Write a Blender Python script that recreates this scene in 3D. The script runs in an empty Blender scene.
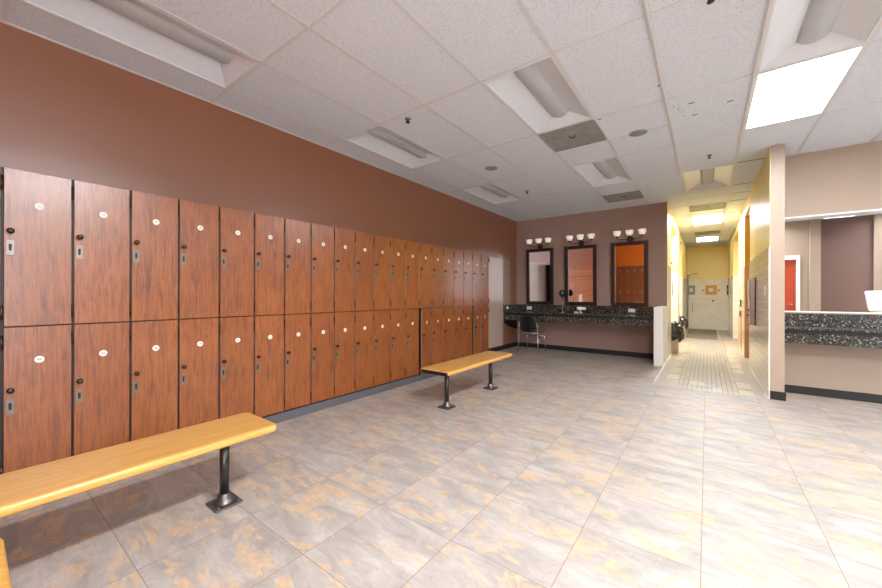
import bpy, bmesh, math, random
from mathutils import Vector, Matrix
random.seed(7)
C = bpy.context.scene.collection
PI = math.pi

# ---------------------------------------------------------------- materials
def lin(c):
    return tuple(((v/255)/12.92 if v/255 <= .04045 else ((v/255+.055)/1.055)**2.4) for v in c)

class NT:
    def __init__(s, name):
        s.m = bpy.data.materials.new(name); s.m.use_nodes = True
        s.t = s.m.node_tree; s.b = s.t.nodes['Principled BSDF']
    def n(s, kind, **kw):
        o = s.t.nodes.new(kind)
        for k, v in kw.items(): setattr(o, k, v)
        return o
    def l(s, a, b): s.t.links.new(a, b)
    def val(s, sock, v):
        if hasattr(v, 'is_output') or isinstance(v, bpy.types.NodeSocket): s.l(v, sock)
        else: sock.default_value = v
    def math(s, op, a, b=0.0, c=0.0):
        o = s.n('ShaderNodeMath', operation=op)
        s.val(o.inputs[0], a); s.val(o.inputs[1], b); s.val(o.inputs[2], c)
        return o.outputs[0]
    def mix(s, f, a, b, mode='MIX'):
        o = s.n('ShaderNodeMix', data_type='RGBA', blend_type=mode)
        s.val(o.inputs[0], f)
        for i, v in ((6, a), (7, b)):
            if isinstance(v, tuple): o.inputs[i].default_value = (*v[:3], 1)
            else: s.l(v, o.inputs[i])
        return o.outputs[2]
    def noise(s, vec, scale, detail=4, rough=.55, dist=0):
        o = s.n('ShaderNodeTexNoise'); o.inputs['Scale'].default_value = scale
        o.inputs['Detail'].default_value = detail; o.inputs['Roughness'].default_value = rough
        o.inputs['Distortion'].default_value = dist
        if vec is not None: s.l(vec, o.inputs['Vector'])
        return o.outputs[0]
    def ramp(s, f, stops):
        o = s.n('ShaderNodeValToRGB'); s.l(f, o.inputs[0])
        e = o.color_ramp.elements
        while len(e) < len(stops): e.new(.5)
        for i, (p, c) in enumerate(stops):
            e[i].position = p; e[i].color = (*c, 1) if isinstance(c, tuple) else (c, c, c, 1)
        return o.outputs[0]
    def coord(s, which='Object'):
        return s.n('ShaderNodeTexCoord').outputs[which]
    def mapping(s, vec, scale=(1,1,1), loc=(0,0,0), rot=(0,0,0)):
        o = s.n('ShaderNodeMapping'); s.l(vec, o.inputs[0])
        o.inputs['Scale'].default_value = scale; s.val(o.inputs['Location'], loc)
        o.inputs['Rotation'].default_value = rot
        return o.outputs[0]
    def bump(s, h, strength=.2, dist=.01):
        o = s.n('ShaderNodeBump'); o.inputs['Strength'].default_value = strength
        o.inputs['Distance'].default_value = dist; s.l(h, o.inputs['Height'])
        s.l(o.outputs[0], s.b.inputs['Normal'])
    def color(s, c): s.val(s.b.inputs['Base Color'], (*c, 1) if isinstance(c, tuple) else c)
    def rough(s, r): s.val(s.b.inputs['Roughness'], r)

def simple(name, rgb, rough=.5, metal=0, var=.06, scale=20, spec=.5, bump=0):
    t = NT(name); n = t.noise(t.coord(), scale)
    c = lin(rgb)
    t.color(t.mix(n, tuple(v*(1-var) for v in c), tuple(min(1, v*(1+var)) for v in c)))
    t.rough(rough); t.b.inputs['Metallic'].default_value = metal
    t.b.inputs['Specular IOR Level'].default_value = spec
    if bump: t.bump(t.noise(t.coord(), 180, 2), bump, .002)
    return t.m

M = {}
def paint(name, rgb, rough=.42, spec=.5):
    t = NT(name); co = t.coord()
    n = t.noise(co, 1.3, 3); c = lin(rgb)
    t.color(t.mix(n, tuple(v*.95 for v in c), tuple(v*1.05 for v in c)))
    t.rough(rough); t.b.inputs['Specular IOR Level'].default_value = spec
    t.bump(t.noise(co, 140, 3), .12, .002)
    return t.m
M['brown'] = paint('brown_wall_paint', (130, 78, 50), .36, .8)
bsdf = M['brown'].node_tree.nodes['Principled BSDF']; bsdf.inputs['Coat Weight'].default_value = .6; bsdf.inputs['Coat Roughness'].default_value = .42
M['back'] = paint('mauve_brown_wall_paint', (152, 124, 112), .45)
M['tan'] = paint('tan_wall_paint', (162, 142, 124), .5)
M['sheenpale'] = paint('pale_painted_sheen', (178, 154, 140), .3, .6)  # pale reflection on the left wall, put into the colour
M['sheengrey'] = paint('dim_painted_sheen', (150, 128, 116), .3, .6)
M['orange'] = paint('orange_wall_paint', (244, 124, 20), .5)
M['darkbrown'] = paint('dark_brown_wall_paint', (112, 84, 74), .45)
M['yellow'] = paint('yellow_wall_paint', (250, 226, 146), .4)
M['deepyellow'] = paint('golden_wall_paint', (226, 170, 60), .4)
M['black'] = simple('black_rubber', (22, 21, 22), .5)
M['blackplastic'] = simple('black_plastic', (20, 20, 22), .32)
M['bronze'] = simple('dark_bronze', (66, 54, 48), .3, .85)
M['steelpost'] = simple('dark_grey_post', (70, 66, 64), .3, .75)
M['castiron'] = simple('grey_cast_foot', (95, 90, 88), .35, .8)
M['chrome'] = simple('chrome', (215, 215, 218), .12, 1)
M['steel'] = simple('brushed_steel', (150, 150, 152), .3, 1)
M['plate'] = simple('lock_plate_metal', (128, 116, 110), .35, .8)
M['white'] = simple('white_plastic', (238, 236, 230), .35)
M['whiteframe'] = simple('white_frame', (225, 222, 214), .4)
M['plinth'] = simple('grey_vinyl_base', (84, 82, 84), .55)
M['carcass'] = simple('black_laminate', (26, 20, 18), .5)
M['edgeband'] = simple('grey_brown_edge_band', (128, 108, 98), .4)
M['platewhite'] = simple('cream_number_disc', (222, 216, 204), .4)
M['digits'] = simple('dark_ink', (70, 74, 76), .5)
M['espresso'] = simple('espresso_wood_frame', (32, 20, 17), .3)
M['walnutframe'] = simple('brown_wood_frame', (54, 33, 26), .3)
M['tee'] = simple('white_ceiling_tee', (214, 214, 214), .4)
M['gapshadow'] = simple('dark_gap_and_shadow', (40, 40, 40), .8)
M['fixwhite'] = simple('white_enamel_reflector', (220, 226, 233), .35)
M['fixgrey'] = simple('grey_perforated_basket', (190, 195, 201), .45)
M['bag'] = simple('black_plastic_bag', (38, 36, 36), .22, 0, .2, 30)
M['bin'] = simple('tan_plastic_bin', (168, 150, 128), .5)
M['mat'] = simple('grey_rubber_mat', (128, 120, 106), .7)
M['gasket'] = simple('grey_plaque_tile', (160, 156, 140), .4)
M['orangetile'] = simple('orange_plaque_tile', (226, 160, 50), .4)
M['brass'] = simple('aged_brass', (140, 110, 70), .3, .9)
M['reddoor'] = simple('red_brown_door', (170, 60, 20), .35)
M['stoolwood'] = simple('light_wood_leg', (206, 160, 120), .45)

def glass_shade():
    t = NT('white_glass_shade'); t.color(lin((250, 240, 226))); t.rough(.3)
    t.b.inputs['Emission Color'].default_value = (1,.9,.78,1); t.b.inputs['Emission Strength'].default_value = .35
    return t.m
M['shade'] = glass_shade()

def mirror():
    t = NT('mirror_glass'); t.color(t.mix(t.noise(t.coord(), 3), (.86,.87,.87), (.9,.9,.9))); t.rough(.015)
    t.b.inputs['Metallic'].default_value = 1
    return t.m
M['mirror'] = mirror()

def emit(name, strength, rgb=(.90, .955, 1)):
    t = NT(name); t.color((.9,.9,.9))
    t.b.inputs['Emission Color'].default_value = (*rgb, 1)
    t.b.inputs['Emission Strength'].default_value = strength
    return t.m
LIT = 140
M['litcenter'] = emit('lit_lens', LIT)
M['litwing'] = emit('lit_diffuser_wing', 9)
M['farcenter'] = emit('added_fill_lens', 150, (.90, .955, 1)); M['farwing'] = emit('added_fill_wing', 9, (.9, .955, 1))
M['keycenter'] = emit('key_lens', 420, (.90, .955, 1)); M['keywing'] = emit('key_wing', 20, (.9, .955, 1))
M['dimcenter'] = emit('soft_lit_lens', 7, (.92, .96, 1)); M['dimwing'] = emit('soft_lit_wing', 2.2, (.92, .96, 1))
M['corcenter'] = emit('corridor_lens', 150, (.9, .95, 1)); M['corwing'] = emit('corridor_wing', 50, (.9, .95, 1))

def wood_locker():
    t = NT('walnut_laminate'); co = t.coord()
    oi = t.n('ShaderNodeObjectInfo')
    off = t.n('ShaderNodeVectorMath', operation='SCALE'); off.inputs[0].default_value = (13, 29, 17)
    t.l(oi.outputs['Random'], off.inputs['Scale'])
    add = t.n('ShaderNodeVectorMath', operation='ADD'); t.l(co, add.inputs[0]); t.l(off.outputs[0], add.inputs[1])
    v = t.mapping(add.outputs[0], (1, 11, 1.0))
    g = t.noise(v, 3.2, 6, .62, .9)
    fine = t.noise(t.mapping(add.outputs[0], (1, 26, 1.5)), 4, 5, .65, .5)
    blot = t.noise(add.outputs[0], 5, 3)
    c = t.ramp(g, [(.3, lin((82, 36, 10))), (.43, lin((124, 62, 16))), (.56, lin((150, 80, 24))), (.66, lin((106, 52, 13))), (.8, lin((138, 72, 20)))])
    c = t.mix(t.math('MULTIPLY', t.ramp(fine, [(.38, 1.0), (.54, 0.0)]), .55), c, lin((84, 34, 8)))
    c = t.mix(t.math('MULTIPLY', t.ramp(blot, [(.4, 0.0), (.7, 1.0)]), .25), c, lin((164, 94, 34)))
    c = t.mix(t.math('MULTIPLY', oi.outputs['Random'], .22), c, lin((106, 48, 14)))
    t.color(c); t.rough(.3); t.b.inputs['Specular IOR Level'].default_value = .75; t.b.inputs['Coat Weight'].default_value = .4; t.b.inputs['Coat Roughness'].default_value = .3
    t.bump(fine, .08, .001)
    return t.m
M['locker'] = wood_locker()

def bench_wood():
    t = NT('yellow_maple_laminate'); co = t.coord()
    # narrow staves along the bench
    sep = t.n('ShaderNodeSeparateXYZ'); t.l(co, sep.inputs[0])
    st = t.math('FLOOR', t.math('DIVIDE', sep.outputs[0], .042))
    wn = t.n('ShaderNodeTexWhiteNoise', noise_dimensions='1D'); t.l(st, wn.inputs['W'])
    g = t.noise(t.mapping(co, (24, 1.2, 24)), 2.5, 5, .6, .4)
    c = t.ramp(g, [(.3, lin((184, 130, 58))), (.55, lin((200, 150, 76))), (.75, lin((210, 164, 92)))])
    c = t.mix(t.math('MULTIPLY', wn.outputs[0], .22), c, lin((190, 130, 54)))
    t.color(c); t.rough(.35); t.b.inputs['Coat Weight'].default_value = .25
    t.b.inputs['Coat Roughness'].default_value = .12
    return t.m
M['bench'] = bench_wood()

def acoustic():
    t = NT('acoustic_ceiling_tile'); co = t.coord()
    n = t.noise(co, 95, 3, .7); p = t.ramp(n, [(.34, 0.0), (.44, 1.0)])
    big = t.noise(co, .8, 2)
    c = t.mix(p, lin((176, 181, 187)), lin((224, 231, 240)))
    c = t.mix(t.math('MULTIPLY', big, .2), c, lin((208, 214, 222)))
    t.color(c); t.rough(.9); t.bump(p, .3, .003)
    return t.m
M['acoustic'] = acoustic()

def vent_mat():
    t = NT('dusty_perforated_vent'); co = t.coord()
    c = t.mix(t.noise(co, 7, 4, .6, 1), lin((120, 120, 118)), lin((168, 168, 166)))
    t.color(c); t.rough(.6)
    return t.m
M['vent'] = vent_mat()

def slate_floor():
    t = NT('slate_look_floor_tile'); co = t.coord()
    sep = t.n('ShaderNodeSeparateXYZ'); t.l(co, sep.inputs[0])
    P = .507
    u = t.math('DIVIDE', t.math('SUBTRACT', sep.outputs[0], -.021), P)
    v = t.math('DIVIDE', t.math('SUBTRACT', sep.outputs[1], .470), P*.993)
    fu = t.math('FRACT', u); fv = t.math('FRACT', v)
    cu = t.math('FLOOR', u); cv = t.math('FLOOR', v)
    cmb = t.n('ShaderNodeCombineXYZ'); t.l(cu, cmb.inputs[0]); t.l(cv, cmb.inputs[1])
    wn = t.n('ShaderNodeTexWhiteNoise', noise_dimensions='2D'); t.l(cmb.outputs[0], wn.inputs['Vector'])
    sc = t.n('ShaderNodeVectorMath', operation='SCALE'); t.l(wn.outputs['Color'], sc.inputs[0]); sc.inputs['Scale'].default_value = 40
    ad = t.n('ShaderNodeVectorMath', operation='ADD'); t.l(co, ad.inputs[0]); t.l(sc.outputs[0], ad.inputs[1])
    vv = ad.outputs[0]
    w = t.mapping(vv, (1, 2.6, 1), rot=(0, 0, .5))
    base = t.noise(w, 3.2, 7, .62, .6)
    fine = t.noise(w, 26, 6, .7, .5)
    c = t.ramp(base, [(.3, lin((138, 130, 124))), (.5, lin((160, 151, 144))), (.7, lin((180, 171, 164)))])
    c = t.mix(t.math('MULTIPLY', t.ramp(fine, [(.35, 1.0), (.6, 0.0)]), .32), c, lin((138, 130, 126)))
    # ochre flakes: patches with one sharp side
    o1 = t.noise(w, 2.1, 8, .66, 1.2)
    o2 = t.noise(t.mapping(vv, (1, 1.5, 1), loc=(5, 3, 0), rot=(0, 0, .9)), 5.5, 8, .72, 1.4)
    patch = t.ramp(o1, [(.515, 0.0), (.54, 1.0), (.72, .35)])
    flake = t.ramp(o2, [(.44, 0.0), (.54, 1.0)])
    f = t.math('MULTIPLY', patch, flake)
    tint = t.mix(t.noise(w, 14, 4, .6), lin((176, 130, 82)), lin((204, 182, 152)))
    c = t.mix(t.math('MULTIPLY', f, .85), c, tint)
    # thin cream / rust veins
    vn = t.noise(w, 4.2, 4, .5, 2.2)
    vein = t.math('SUBTRACT', 1.0, t.math('MINIMUM', 1.0, t.math('MULTIPLY', t.math('ABSOLUTE', t.math('SUBTRACT', vn, .5)), 75.0)))
    c = t.mix(t.math('MULTIPLY', vein, .35), c, lin((128, 104, 86)))
    # joints
    def edge(q, wd):
        a = t.math('MINIMUM', q, t.math('SUBTRACT', 1.0, q)); return t.math('LESS_THAN', a, wd)
    j = t.math('MAXIMUM', edge(fu, .0042), edge(fv, .0042))
    c = t.mix(t.math('MULTIPLY', j, .62), c, lin((104, 88, 78)))
    t.color(c)
    t.rough(t.math('ADD', .38, t.math('MULTIPLY', fine, .22))); t.b.inputs['Specular IOR Level'].default_value = .35
    t.bump(t.math('SUBTRACT', t.math('ADD', fine, base), t.math('MULTIPLY', j, 1.0)), .25, .004)
    return t.m
M['slate'] = slate_floor()

def granite():
    t = NT('speckled_black_granite'); co = t.coord()
    def vor(scale):
        o = t.n('ShaderNodeTexVoronoi'); o.inputs['Scale'].default_value = scale; t.l(co, o.inputs['Vector']); return o
    v1 = vor(95); v2 = vor(210)
    s1 = t.n('ShaderNodeSeparateColor'); t.l(v1.outputs['Color'], s1.inputs[0])
    s2 = t.n('ShaderNodeSeparateColor'); t.l(v2.outputs['Color'], s2.inputs[0])
    a = t.math('GREATER_THAN', s1.outputs[0], .90); b = t.math('GREATER_THAN', s2.outputs[0], .84)
    c = t.mix(t.noise(co, 30, 4), lin((14, 14, 14)), lin((40, 39, 37)))
    c = t.mix(t.math('MULTIPLY', b, .55), c, lin((128, 124, 112)))
    c = t.mix(t.math('MULTIPLY', a, .6), c, t.mix(s1.outputs[1], lin((110, 116, 108)), lin((206, 196, 176))))
    t.color(c); t.rough(.26)
    return t.m
M['granite'] = granite()

def wall_tile(name, axis, w=.205, h=.105):
    """cream glazed tile on a wall running along axis (0: x, 1: y)"""
    t = NT(name); co = t.coord()
    sep = t.n('ShaderNodeSeparateXYZ'); t.l(co, sep.inputs[0])
    u = t.math('DIVIDE', sep.outputs[axis], w); v = t.math('DIVIDE', sep.outputs[2], h)
    row = t.math('FLOOR', v)
    u = t.math('ADD', u, t.math('MULTIPLY', t.math('MODULO', row, 2.0), .5))
    def edge(q, wd):
        q = t.math('FRACT', q); a = t.math('MINIMUM', q, t.math('SUBTRACT', 1.0, q)); return t.math('LESS_THAN', a, wd)
    j = t.math('MAXIMUM', edge(u, .009), edge(v, .018))
    cm = t.n('ShaderNodeCombineXYZ'); t.l(t.math('FLOOR', u), cm.inputs[0]); t.l(row, cm.inputs[1])
    wn = t.n('ShaderNodeTexWhiteNoise', noise_dimensions='2D'); t.l(cm.outputs[0], wn.inputs['Vector'])
    c = t.mix(wn.outputs[0], lin((246, 240, 224)), lin((240, 232, 212)))
    c = t.mix(t.math('MULTIPLY', j, .6), c, lin((186, 168, 138)))
    t.color(c); t.rough(t.math('ADD', .14, t.math('MULTIPLY', j, .5)))
    t.bump(t.math('SUBTRACT', 1.0, j), .3, .002)
    return t.m
M['tileY'] = wall_tile('cream_wall_tile_along', 1)
M['tileX'] = wall_tile('cream_wall_tile_across', 0)

def mosaic_mat():
    t = NT('stick_mosaic_floor'); co = t.coord()
    sep = t.n('ShaderNodeSeparateXYZ'); t.l(co, sep.inputs[0])
    u = t.math('DIVIDE', sep.outputs[0], .0535); cu = t.math('FLOOR', u)
    wn1 = t.n('ShaderNodeTexWhiteNoise', noise_dimensions='1D'); t.l(cu, wn1.inputs['W'])
    v = t.math('ADD', t.math('DIVIDE', sep.outputs[1], .105), wn1.outputs[0])
    def edge(q, wd):
        q = t.math('FRACT', q); a = t.math('MINIMUM', q, t.math('SUBTRACT', 1.0, q)); return t.math('LESS_THAN', a, wd)
    j1 = edge(u, .075); j2 = edge(v, .02)
    cm = t.n('ShaderNodeCombineXYZ'); t.l(cu, cm.inputs[0]); t.l(t.math('FLOOR', v), cm.inputs[1])
    wn = t.n('ShaderNodeTexWhiteNoise', noise_dimensions='2D'); t.l(cm.outputs[0], wn.inputs['Vector'])
    c = t.mix(wn.outputs[0], lin((166, 157, 143)), lin((184, 175, 160)))
    c = t.mix(t.math('MULTIPLY', j2, .35), c, lin((150, 138, 122)))
    c = t.mix(t.math('MULTIPLY', j1, .85), c, lin((92, 80, 66)))
    t.color(c); t.rough(.3)
    return t.m
M['mosaic'] = mosaic_mat()
M['grouttan'] = simple('tan_floor_border', (164, 154, 138), .4)
M['acc1'] = simple('cream_accent_tile', (238, 230, 210), .25)
M['acc2'] = simple('honey_accent_tile', (216, 180, 120), .3)
M['acc3'] = simple('grey_brown_accent_tile', (150, 136, 118), .35)

# ---------------------------------------------------------------- mesh helpers
def box(bm, x0, x1, y0, y1, z0, z1, mi=0):
    vs = [bm.verts.new(p) for p in ((x0,y0,z0),(x1,y0,z0),(x1,y1,z0),(x0,y1,z0),(x0,y0,z1),(x1,y0,z1),(x1,y1,z1),(x0,y1,z1))]
    fs = []
    for f in ((0,3,2,1),(4,5,6,7),(0,1,5,4),(1,2,6,5),(2,3,7,6),(3,0,4,7)):
        fc = bm.faces.new([vs[i] for i in f]); fc.material_index = mi; fs.append(fc)
    return fs
def bbox(bm, x0, x1, y0, y1, z0, z1, r=.004, seg=2, mi=0):
    b = bmesh.new(); box(b, x0, x1, y0, y1, z0, z1, mi)
    bmesh.ops.bevel(b, geom=b.edges[:], offset=r, segments=seg, affect='EDGES', profile=.5)
    for f in b.faces: f.material_index = mi
    merge(bm, b)
def merge(bm, b, mat=None):
    if mat is not None: b.transform(mat)
    me = bpy.data.meshes.new('tmp'); b.to_mesh(me); b.free(); bm.from_mesh(me); bpy.data.meshes.remove(me)
def lathe(bm, prof, n=24, mat=Matrix(), mi=0, cap=True):
    """prof: (r, z) pairs, around z"""
    rings = []
    for r, z in prof:
        rings.append([bm.verts.new(mat @ Vector((r*math.cos(2*PI*i/n), r*math.sin(2*PI*i/n), z))) for i in range(n)])
    for a, b in zip(rings, rings[1:]):
        for i in range(n):
            f = bm.faces.new((a[i], a[(i+1)%n], b[(i+1)%n], b[i])); f.material_index = mi; f.smooth = True
    if cap:
        for rg, rev in ((rings[0], True), (rings[-1], False)):
            f = bm.faces.new(rg[::-1] if rev else rg); f.material_index = mi
def tube(bm, pts, r, n=10, mi=0):
    pts = [Vector(p) for p in pts]; rings = []
    up = Vector((0, 0, 1))
    for i, p in enumerate(pts):
        d = (pts[min(i+1, len(pts)-1)] - pts[max(i-1, 0)]).normalized()
        ref = up if abs(d.dot(up)) < .95 else Vector((1, 0, 0))
        a = d.cross(ref).normalized(); b = d.cross(a).normalized()
        rr = r[i] if isinstance(r, (list, tuple)) else r
        rings.append([bm.verts.new(p + a*rr*math.cos(2*PI*k/n) + b*rr*math.sin(2*PI*k/n)) for k in range(n)])
    for a, b in zip(rings, rings[1:]):
        for k in range(n):
            f = bm.faces.new((a[k], a[(k+1)%n], b[(k+1)%n], b[k])); f.smooth = True; f.material_index = mi
    bm.faces.new(rings[0][::-1]).material_index = mi; bm.faces.new(rings[-1]).material_index = mi
def prism(bm, poly, axis, a, b, mi=0):
    """extrude a 2D polygon along axis from a to b"""
    def P(u, v, w):
        return {0: (w, u, v), 1: (u, w, v), 2: (u, v, w)}[axis]
    r0 = [bm.verts.new(P(u, v, a)) for u, v in poly]; r1 = [bm.verts.new(P(u, v, b)) for u, v in poly]
    n = len(poly)
    for i in range(n):
        bm.faces.new((r0[i], r0[(i+1)%n], r1[(i+1)%n], r1[i])).material_index = mi
    bm.faces.new(r0[::-1]).material_index = mi; bm.faces.new(r1).material_index = mi
def sphere(bm, c, r, sx=1, sy=1, sz=1, mi=0):
    b = bmesh.new(); bmesh.ops.create_uvsphere(b, u_segments=20, v_segments=12, radius=r)
    b.transform(Matrix.Translation(c) @ Matrix.Diagonal((sx, sy, sz, 1)))
    for f in b.faces: f.smooth = True; f.material_index = mi
    merge(bm, b)

def obj(name, bm, mats, parent=None, loc=(0,0,0), rot=(0,0,0)):
    me = bpy.data.meshes.new(name)
    bmesh.ops.recalc_face_normals(bm, faces=bm.faces[:])
    bm.to_mesh(me); bm.free()
    for m in (mats if isinstance(mats, (list, tuple)) else [mats]): me.materials.append(M[m])
    o = bpy.data.objects.new(name, me); C.objects.link(o)
    o.location = loc; o.rotation_euler = rot
    if parent: o.parent = parent
    return o
def tag(o, label, cat, group=None):
    o['label'] = label; o['category'] = cat
    if group: o['group'] = group
    return o
def thing(name, label, cat, loc=(0,0,0), rz=0, group=None):
    o = bpy.data.objects.new(name, None); o.empty_display_size = .1; C.objects.link(o)
    o.location = loc; o.rotation_euler = (0, 0, rz)
    return tag(o, label, cat, group)
def struct(name, bm, mats, parent=None):
    o = obj(name, bm, mats, parent)
    if not parent: o['kind'] = 'structure'
    return o
def copy_tree(o, parent=None):
    c = o.copy(); C.objects.link(c); c.parent = parent
    for ch in list(o.children): copy_tree(ch, c)
    return c
def B(): return bmesh.new()

# ---------------------------------------------------------------- layout numbers
ZC = 3.024; XW = -3.709; YB = 8.04; LX = -3.31; YR = 6.30; YE = 16.1
XL = -.612; XR = .60; TZ = 1.82

# ---------------------------------------------------------------- room shell
bm = B(); box(bm, -3.9, 7.6, -2.4, 5.745, -.06, 0); box(bm, -3.9, XL, 5.745, 8.2, -.06, 0); box(bm, XR, 7.6, 5.745, 6.5, -.06, 0)
struct('floor', bm, 'slate')
# tiled corridor floor
bm = B(); box(bm, -.322, .322, 5.745, YE, -.06, 0, 0)
box(bm, XL-1.0, -.322, 8.04, YE, -.06, 0, 1); box(bm, XL, -.322, 5.745, 8.04, -.06, 0, 1)
box(bm, .322, XR+1.0, 6.5, YE, -.06, 0, 1); box(bm, .322, XR, 5.745, 6.5, -.06, 0, 1)
def accents(x0, x1, ya, yb, pitch, seed):
    rnd = random.Random(seed); y = ya; k = 0
    while y < yb:
        n = 3; w = (x1-x0)/n
        kind = 3 if k % 4 == 2 else (0 if rnd.random() < .6 else 1)
        for i in range(n):
            mi = 4 if k % 4 == 2 else (2 if rnd.random() < .62 else 3)
            box(bm, x0+i*w+.002, x0+(i+1)*w-.002, y, y+.085, -.001, .0012, mi)
        y += pitch; k += 1
accents(-.485, -.335, 6.37, 9.4, .165, 3)
accents(.33, .475, 5.86, 6.55, .125, 4)
accents(.33, .475, 7.4, 9.9, .165, 5)
accents(.33, .475, 10.4, 12.4, .2, 6)
accents(-.485, -.335, 10.0, 12.4, .2, 9)
for (a, b, c_, d, mi) in ((-.185,-.11,6.08,6.2,2),(-.105,-.035,6.08,6.2,3),(-.185,-.11,6.22,6.34,3),(-.105,-.035,6.22,6.34,2),
                      (-.1,.055,5.93,5.99,4),(.06,.1,5.84,5.93,2),(.105,.15,5.84,5.93,2)):
    box(bm, a, b, c_, d, -.001, .0012, mi)
# thin pale edge strips
box(bm, XL-.0, XL+.018, 6.0, 9.2, -.001, .003, 2); box(bm, XR-.018, XR, 5.78, 8.2, -.001, .003, 2)
struct('floor_corridor', bm, ['mosaic', 'grouttan', 'acc1', 'acc2', 'acc3'])

bm = B(); box(bm, XW-.12, XW, -2.4, YB+.12, 0, ZC+.02); struct('wall_left', bm, 'brown')
bm = B(); box(bm, XW, XL, YB, YB+.12, 1.035, ZC+.02); box(bm, XW, XL-.14, YB, YB+.12, 0, 1.035)
struct('wall_back', bm, 'back')
# half wall that ends the vanity, cream tile outside
bm = B(); bbox(bm, XL-.14, XL, 7.25, YB, 0, 1.03, .006); struct('wall_vanity_end', bm, 'tileend' if 'tileend' in M else 'whiteframe')

def corridor_wall(name, x, side, segs, headers):
    """side -1: left wall (thick towards -x), +1: right wall"""
    bm = B(); th = .13*side
    xa, xb = sorted((x, x+th))
    for y0, y1 in segs:
        box(bm, xa, xb, y0, y1, TZ, ZC+.02, 0)
        xo = x - side*.008
        a, b = sorted((xo, x+th)); box(bm, a, b, y0, y1, 0, TZ, 1)
    for y0, y1, z in headers: box(bm, xa, xb, y0, y1, z, ZC+.02, 0)
    return struct(name, bm, ['yellow', 'tileY'])
corridor_wall('wall_corridor_left', XL, -1, [(YB+.121, 8.93), (11.0, 11.65), (13.1, YE)], [(8.93, 11.0, 2.8), (11.65, 13.1, 2.8)])
# yellow side of the wall end above the half wall
bm = B(); box(bm, XL-.14, XL+.004, YB+.001, YB+.12, 1.035, ZC+.02, 0); box(bm, XL-.139, XL+.004, YB, YB+.12, 0, 1.034, 1)
struct('trim_1', bm, ['yellow', 'tileY'])
corridor_wall('wall_corridor_right', XR, 1, [(6.5, 8.22), (9.35, 10.95), (13.2, YE)], [(8.22, 9.35, 2.82), (10.95, 13.2, 2.82)])
# free end of the partition
bm = B()
box(bm, XR+.004, XR+.13, 5.77, 6.5, 0, ZC+.02, 0)
box(bm, XR, XR+.004, 5.772, 6.5, TZ, ZC+.02, 1); box(bm, XR-.008, XR+.004, 5.772, 6.5, 0, TZ, 2)
struct('wall_partition', bm, ['tan', 'yellow', 'tileY'])
# far jambs of the openings
bm = B()
box(bm, XR+.13, XR+1.0, 9.3, 9.36, TZ, ZC, 0); box(bm, XR+.0, XR+1.0, 9.29, 9.35, 0, TZ, 1)
box(bm, XR+.0, XR+.13, 9.29, 9.35, TZ, 2.82, 0)
box(bm, XR+.13, XR+.9, 13.2, 13.26, 0, ZC, 0); box(bm, XR+.9, XR+1.0, 6.5, YE, 0, ZC, 0)
struct('wall_side_room_right', bm, ['deepyellow', 'stoolwood'])
bm = B()
for y in (11.0, 13.1):
    box(bm, XL-1.0, XL-.13, y, y+.06, TZ, ZC, 0); box(bm, XL-1.0, XL-.13, y-.006, y+.06, 0, TZ, 1)
box(bm, XL-1.1, XL-1.0, 8.16, YE, 0, ZC, 0)
box(bm, XL-1.0, XL-.13, 8.16, 8.2, 0, ZC, 0)
struct('wall_side_room_left', bm, ['yellow', 'tileX'])
bm = B(); box(bm, -1.8, 1.8, YE, YE+.1, TZ, ZC+.02, 0); box(bm, -1.8, 1.8, YE-.008, YE+.1, 0, TZ, 1)
struct('wall_end', bm, ['yellow', 'tileX'])

# right vanity wall
bm = B(); box(bm, XR+.13, 7.6, YR, YR+.12, 0, ZC+.02); struct('wall_right', bm, 'tan')
bm = B(); box(bm, 7.6, 7.7, .45, YR+.12, 0, ZC+.02); struct('wall_east', bm, 'tan')
# south wall with orange paint, and the wall seen in the right mirror
bm = B(); box(bm, XW, 1.2, -2.4, -2.3, 0, ZC+.02); struct('wall_front', bm, 'orange')
bm = B()
box(bm, .95, 1.0, .45, .6, 0, ZC); box(bm, 1.0, 1.78, .45, .6, 2.2, ZC); box(bm, 1.78, 2.12, .45, .6, 0, ZC, 0)
box(bm, 2.12, 2.94, .45, .56, 0, ZC, 1); box(bm, 2.94, 3.4, .45, .6, 0, ZC, 0)
bbox(bm, 1.94, 2.12, .6, .66, 0, ZC-.004, .004, 1, 0)
struct('wall_dressing', bm, ['tan', 'darkbrown'])
t = thing('door_1', None, None); del t['label'], t['category']; t['kind'] = 'structure'
bm = B(); bbox(bm, 1.06, 1.72, .50, .545, .008, 2.12); o = obj('door_leaf', bm, 'reddoor', t)
bm = B(); box(bm, 1.0, 1.06, .5, .62, 0, 2.2); box(bm, 1.72, 1.78, .5, .62, 0, 2.2); box(bm, 1.06, 1.72, .5, .62, 2.13, 2.2); obj('door_frame', bm, 'whiteframe', t)
bm = B(); tube(bm, [(1.66,.545,1.02),(1.66,.6,1.02),(1.56,.6,1.02)], .009); obj('door_handle', bm, 'chrome', t)

# baseboards
def base(name, x0, x1, y0, y1, h=.10):
    bm = B(); bbox(bm, x0, x1, y0, y1, 0, h, .003, 1); struct(name, bm, 'black')
base('baseboard_left', XW, XW+.012, 5.98, YB-.013)
base('baseboard_back', XW, XL-.141, YB-.012, YB)
base('baseboard_right', XR+.145, 7.5, YR-.012, YR)
bm = B(); box(bm, XR+.004, XR+.142, 5.758, 5.77, 0, .1); box(bm, XR+.13, XR+.142, 5.77, 6.287, 0, .1)
struct('baseboard_partition', bm, 'black')

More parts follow.
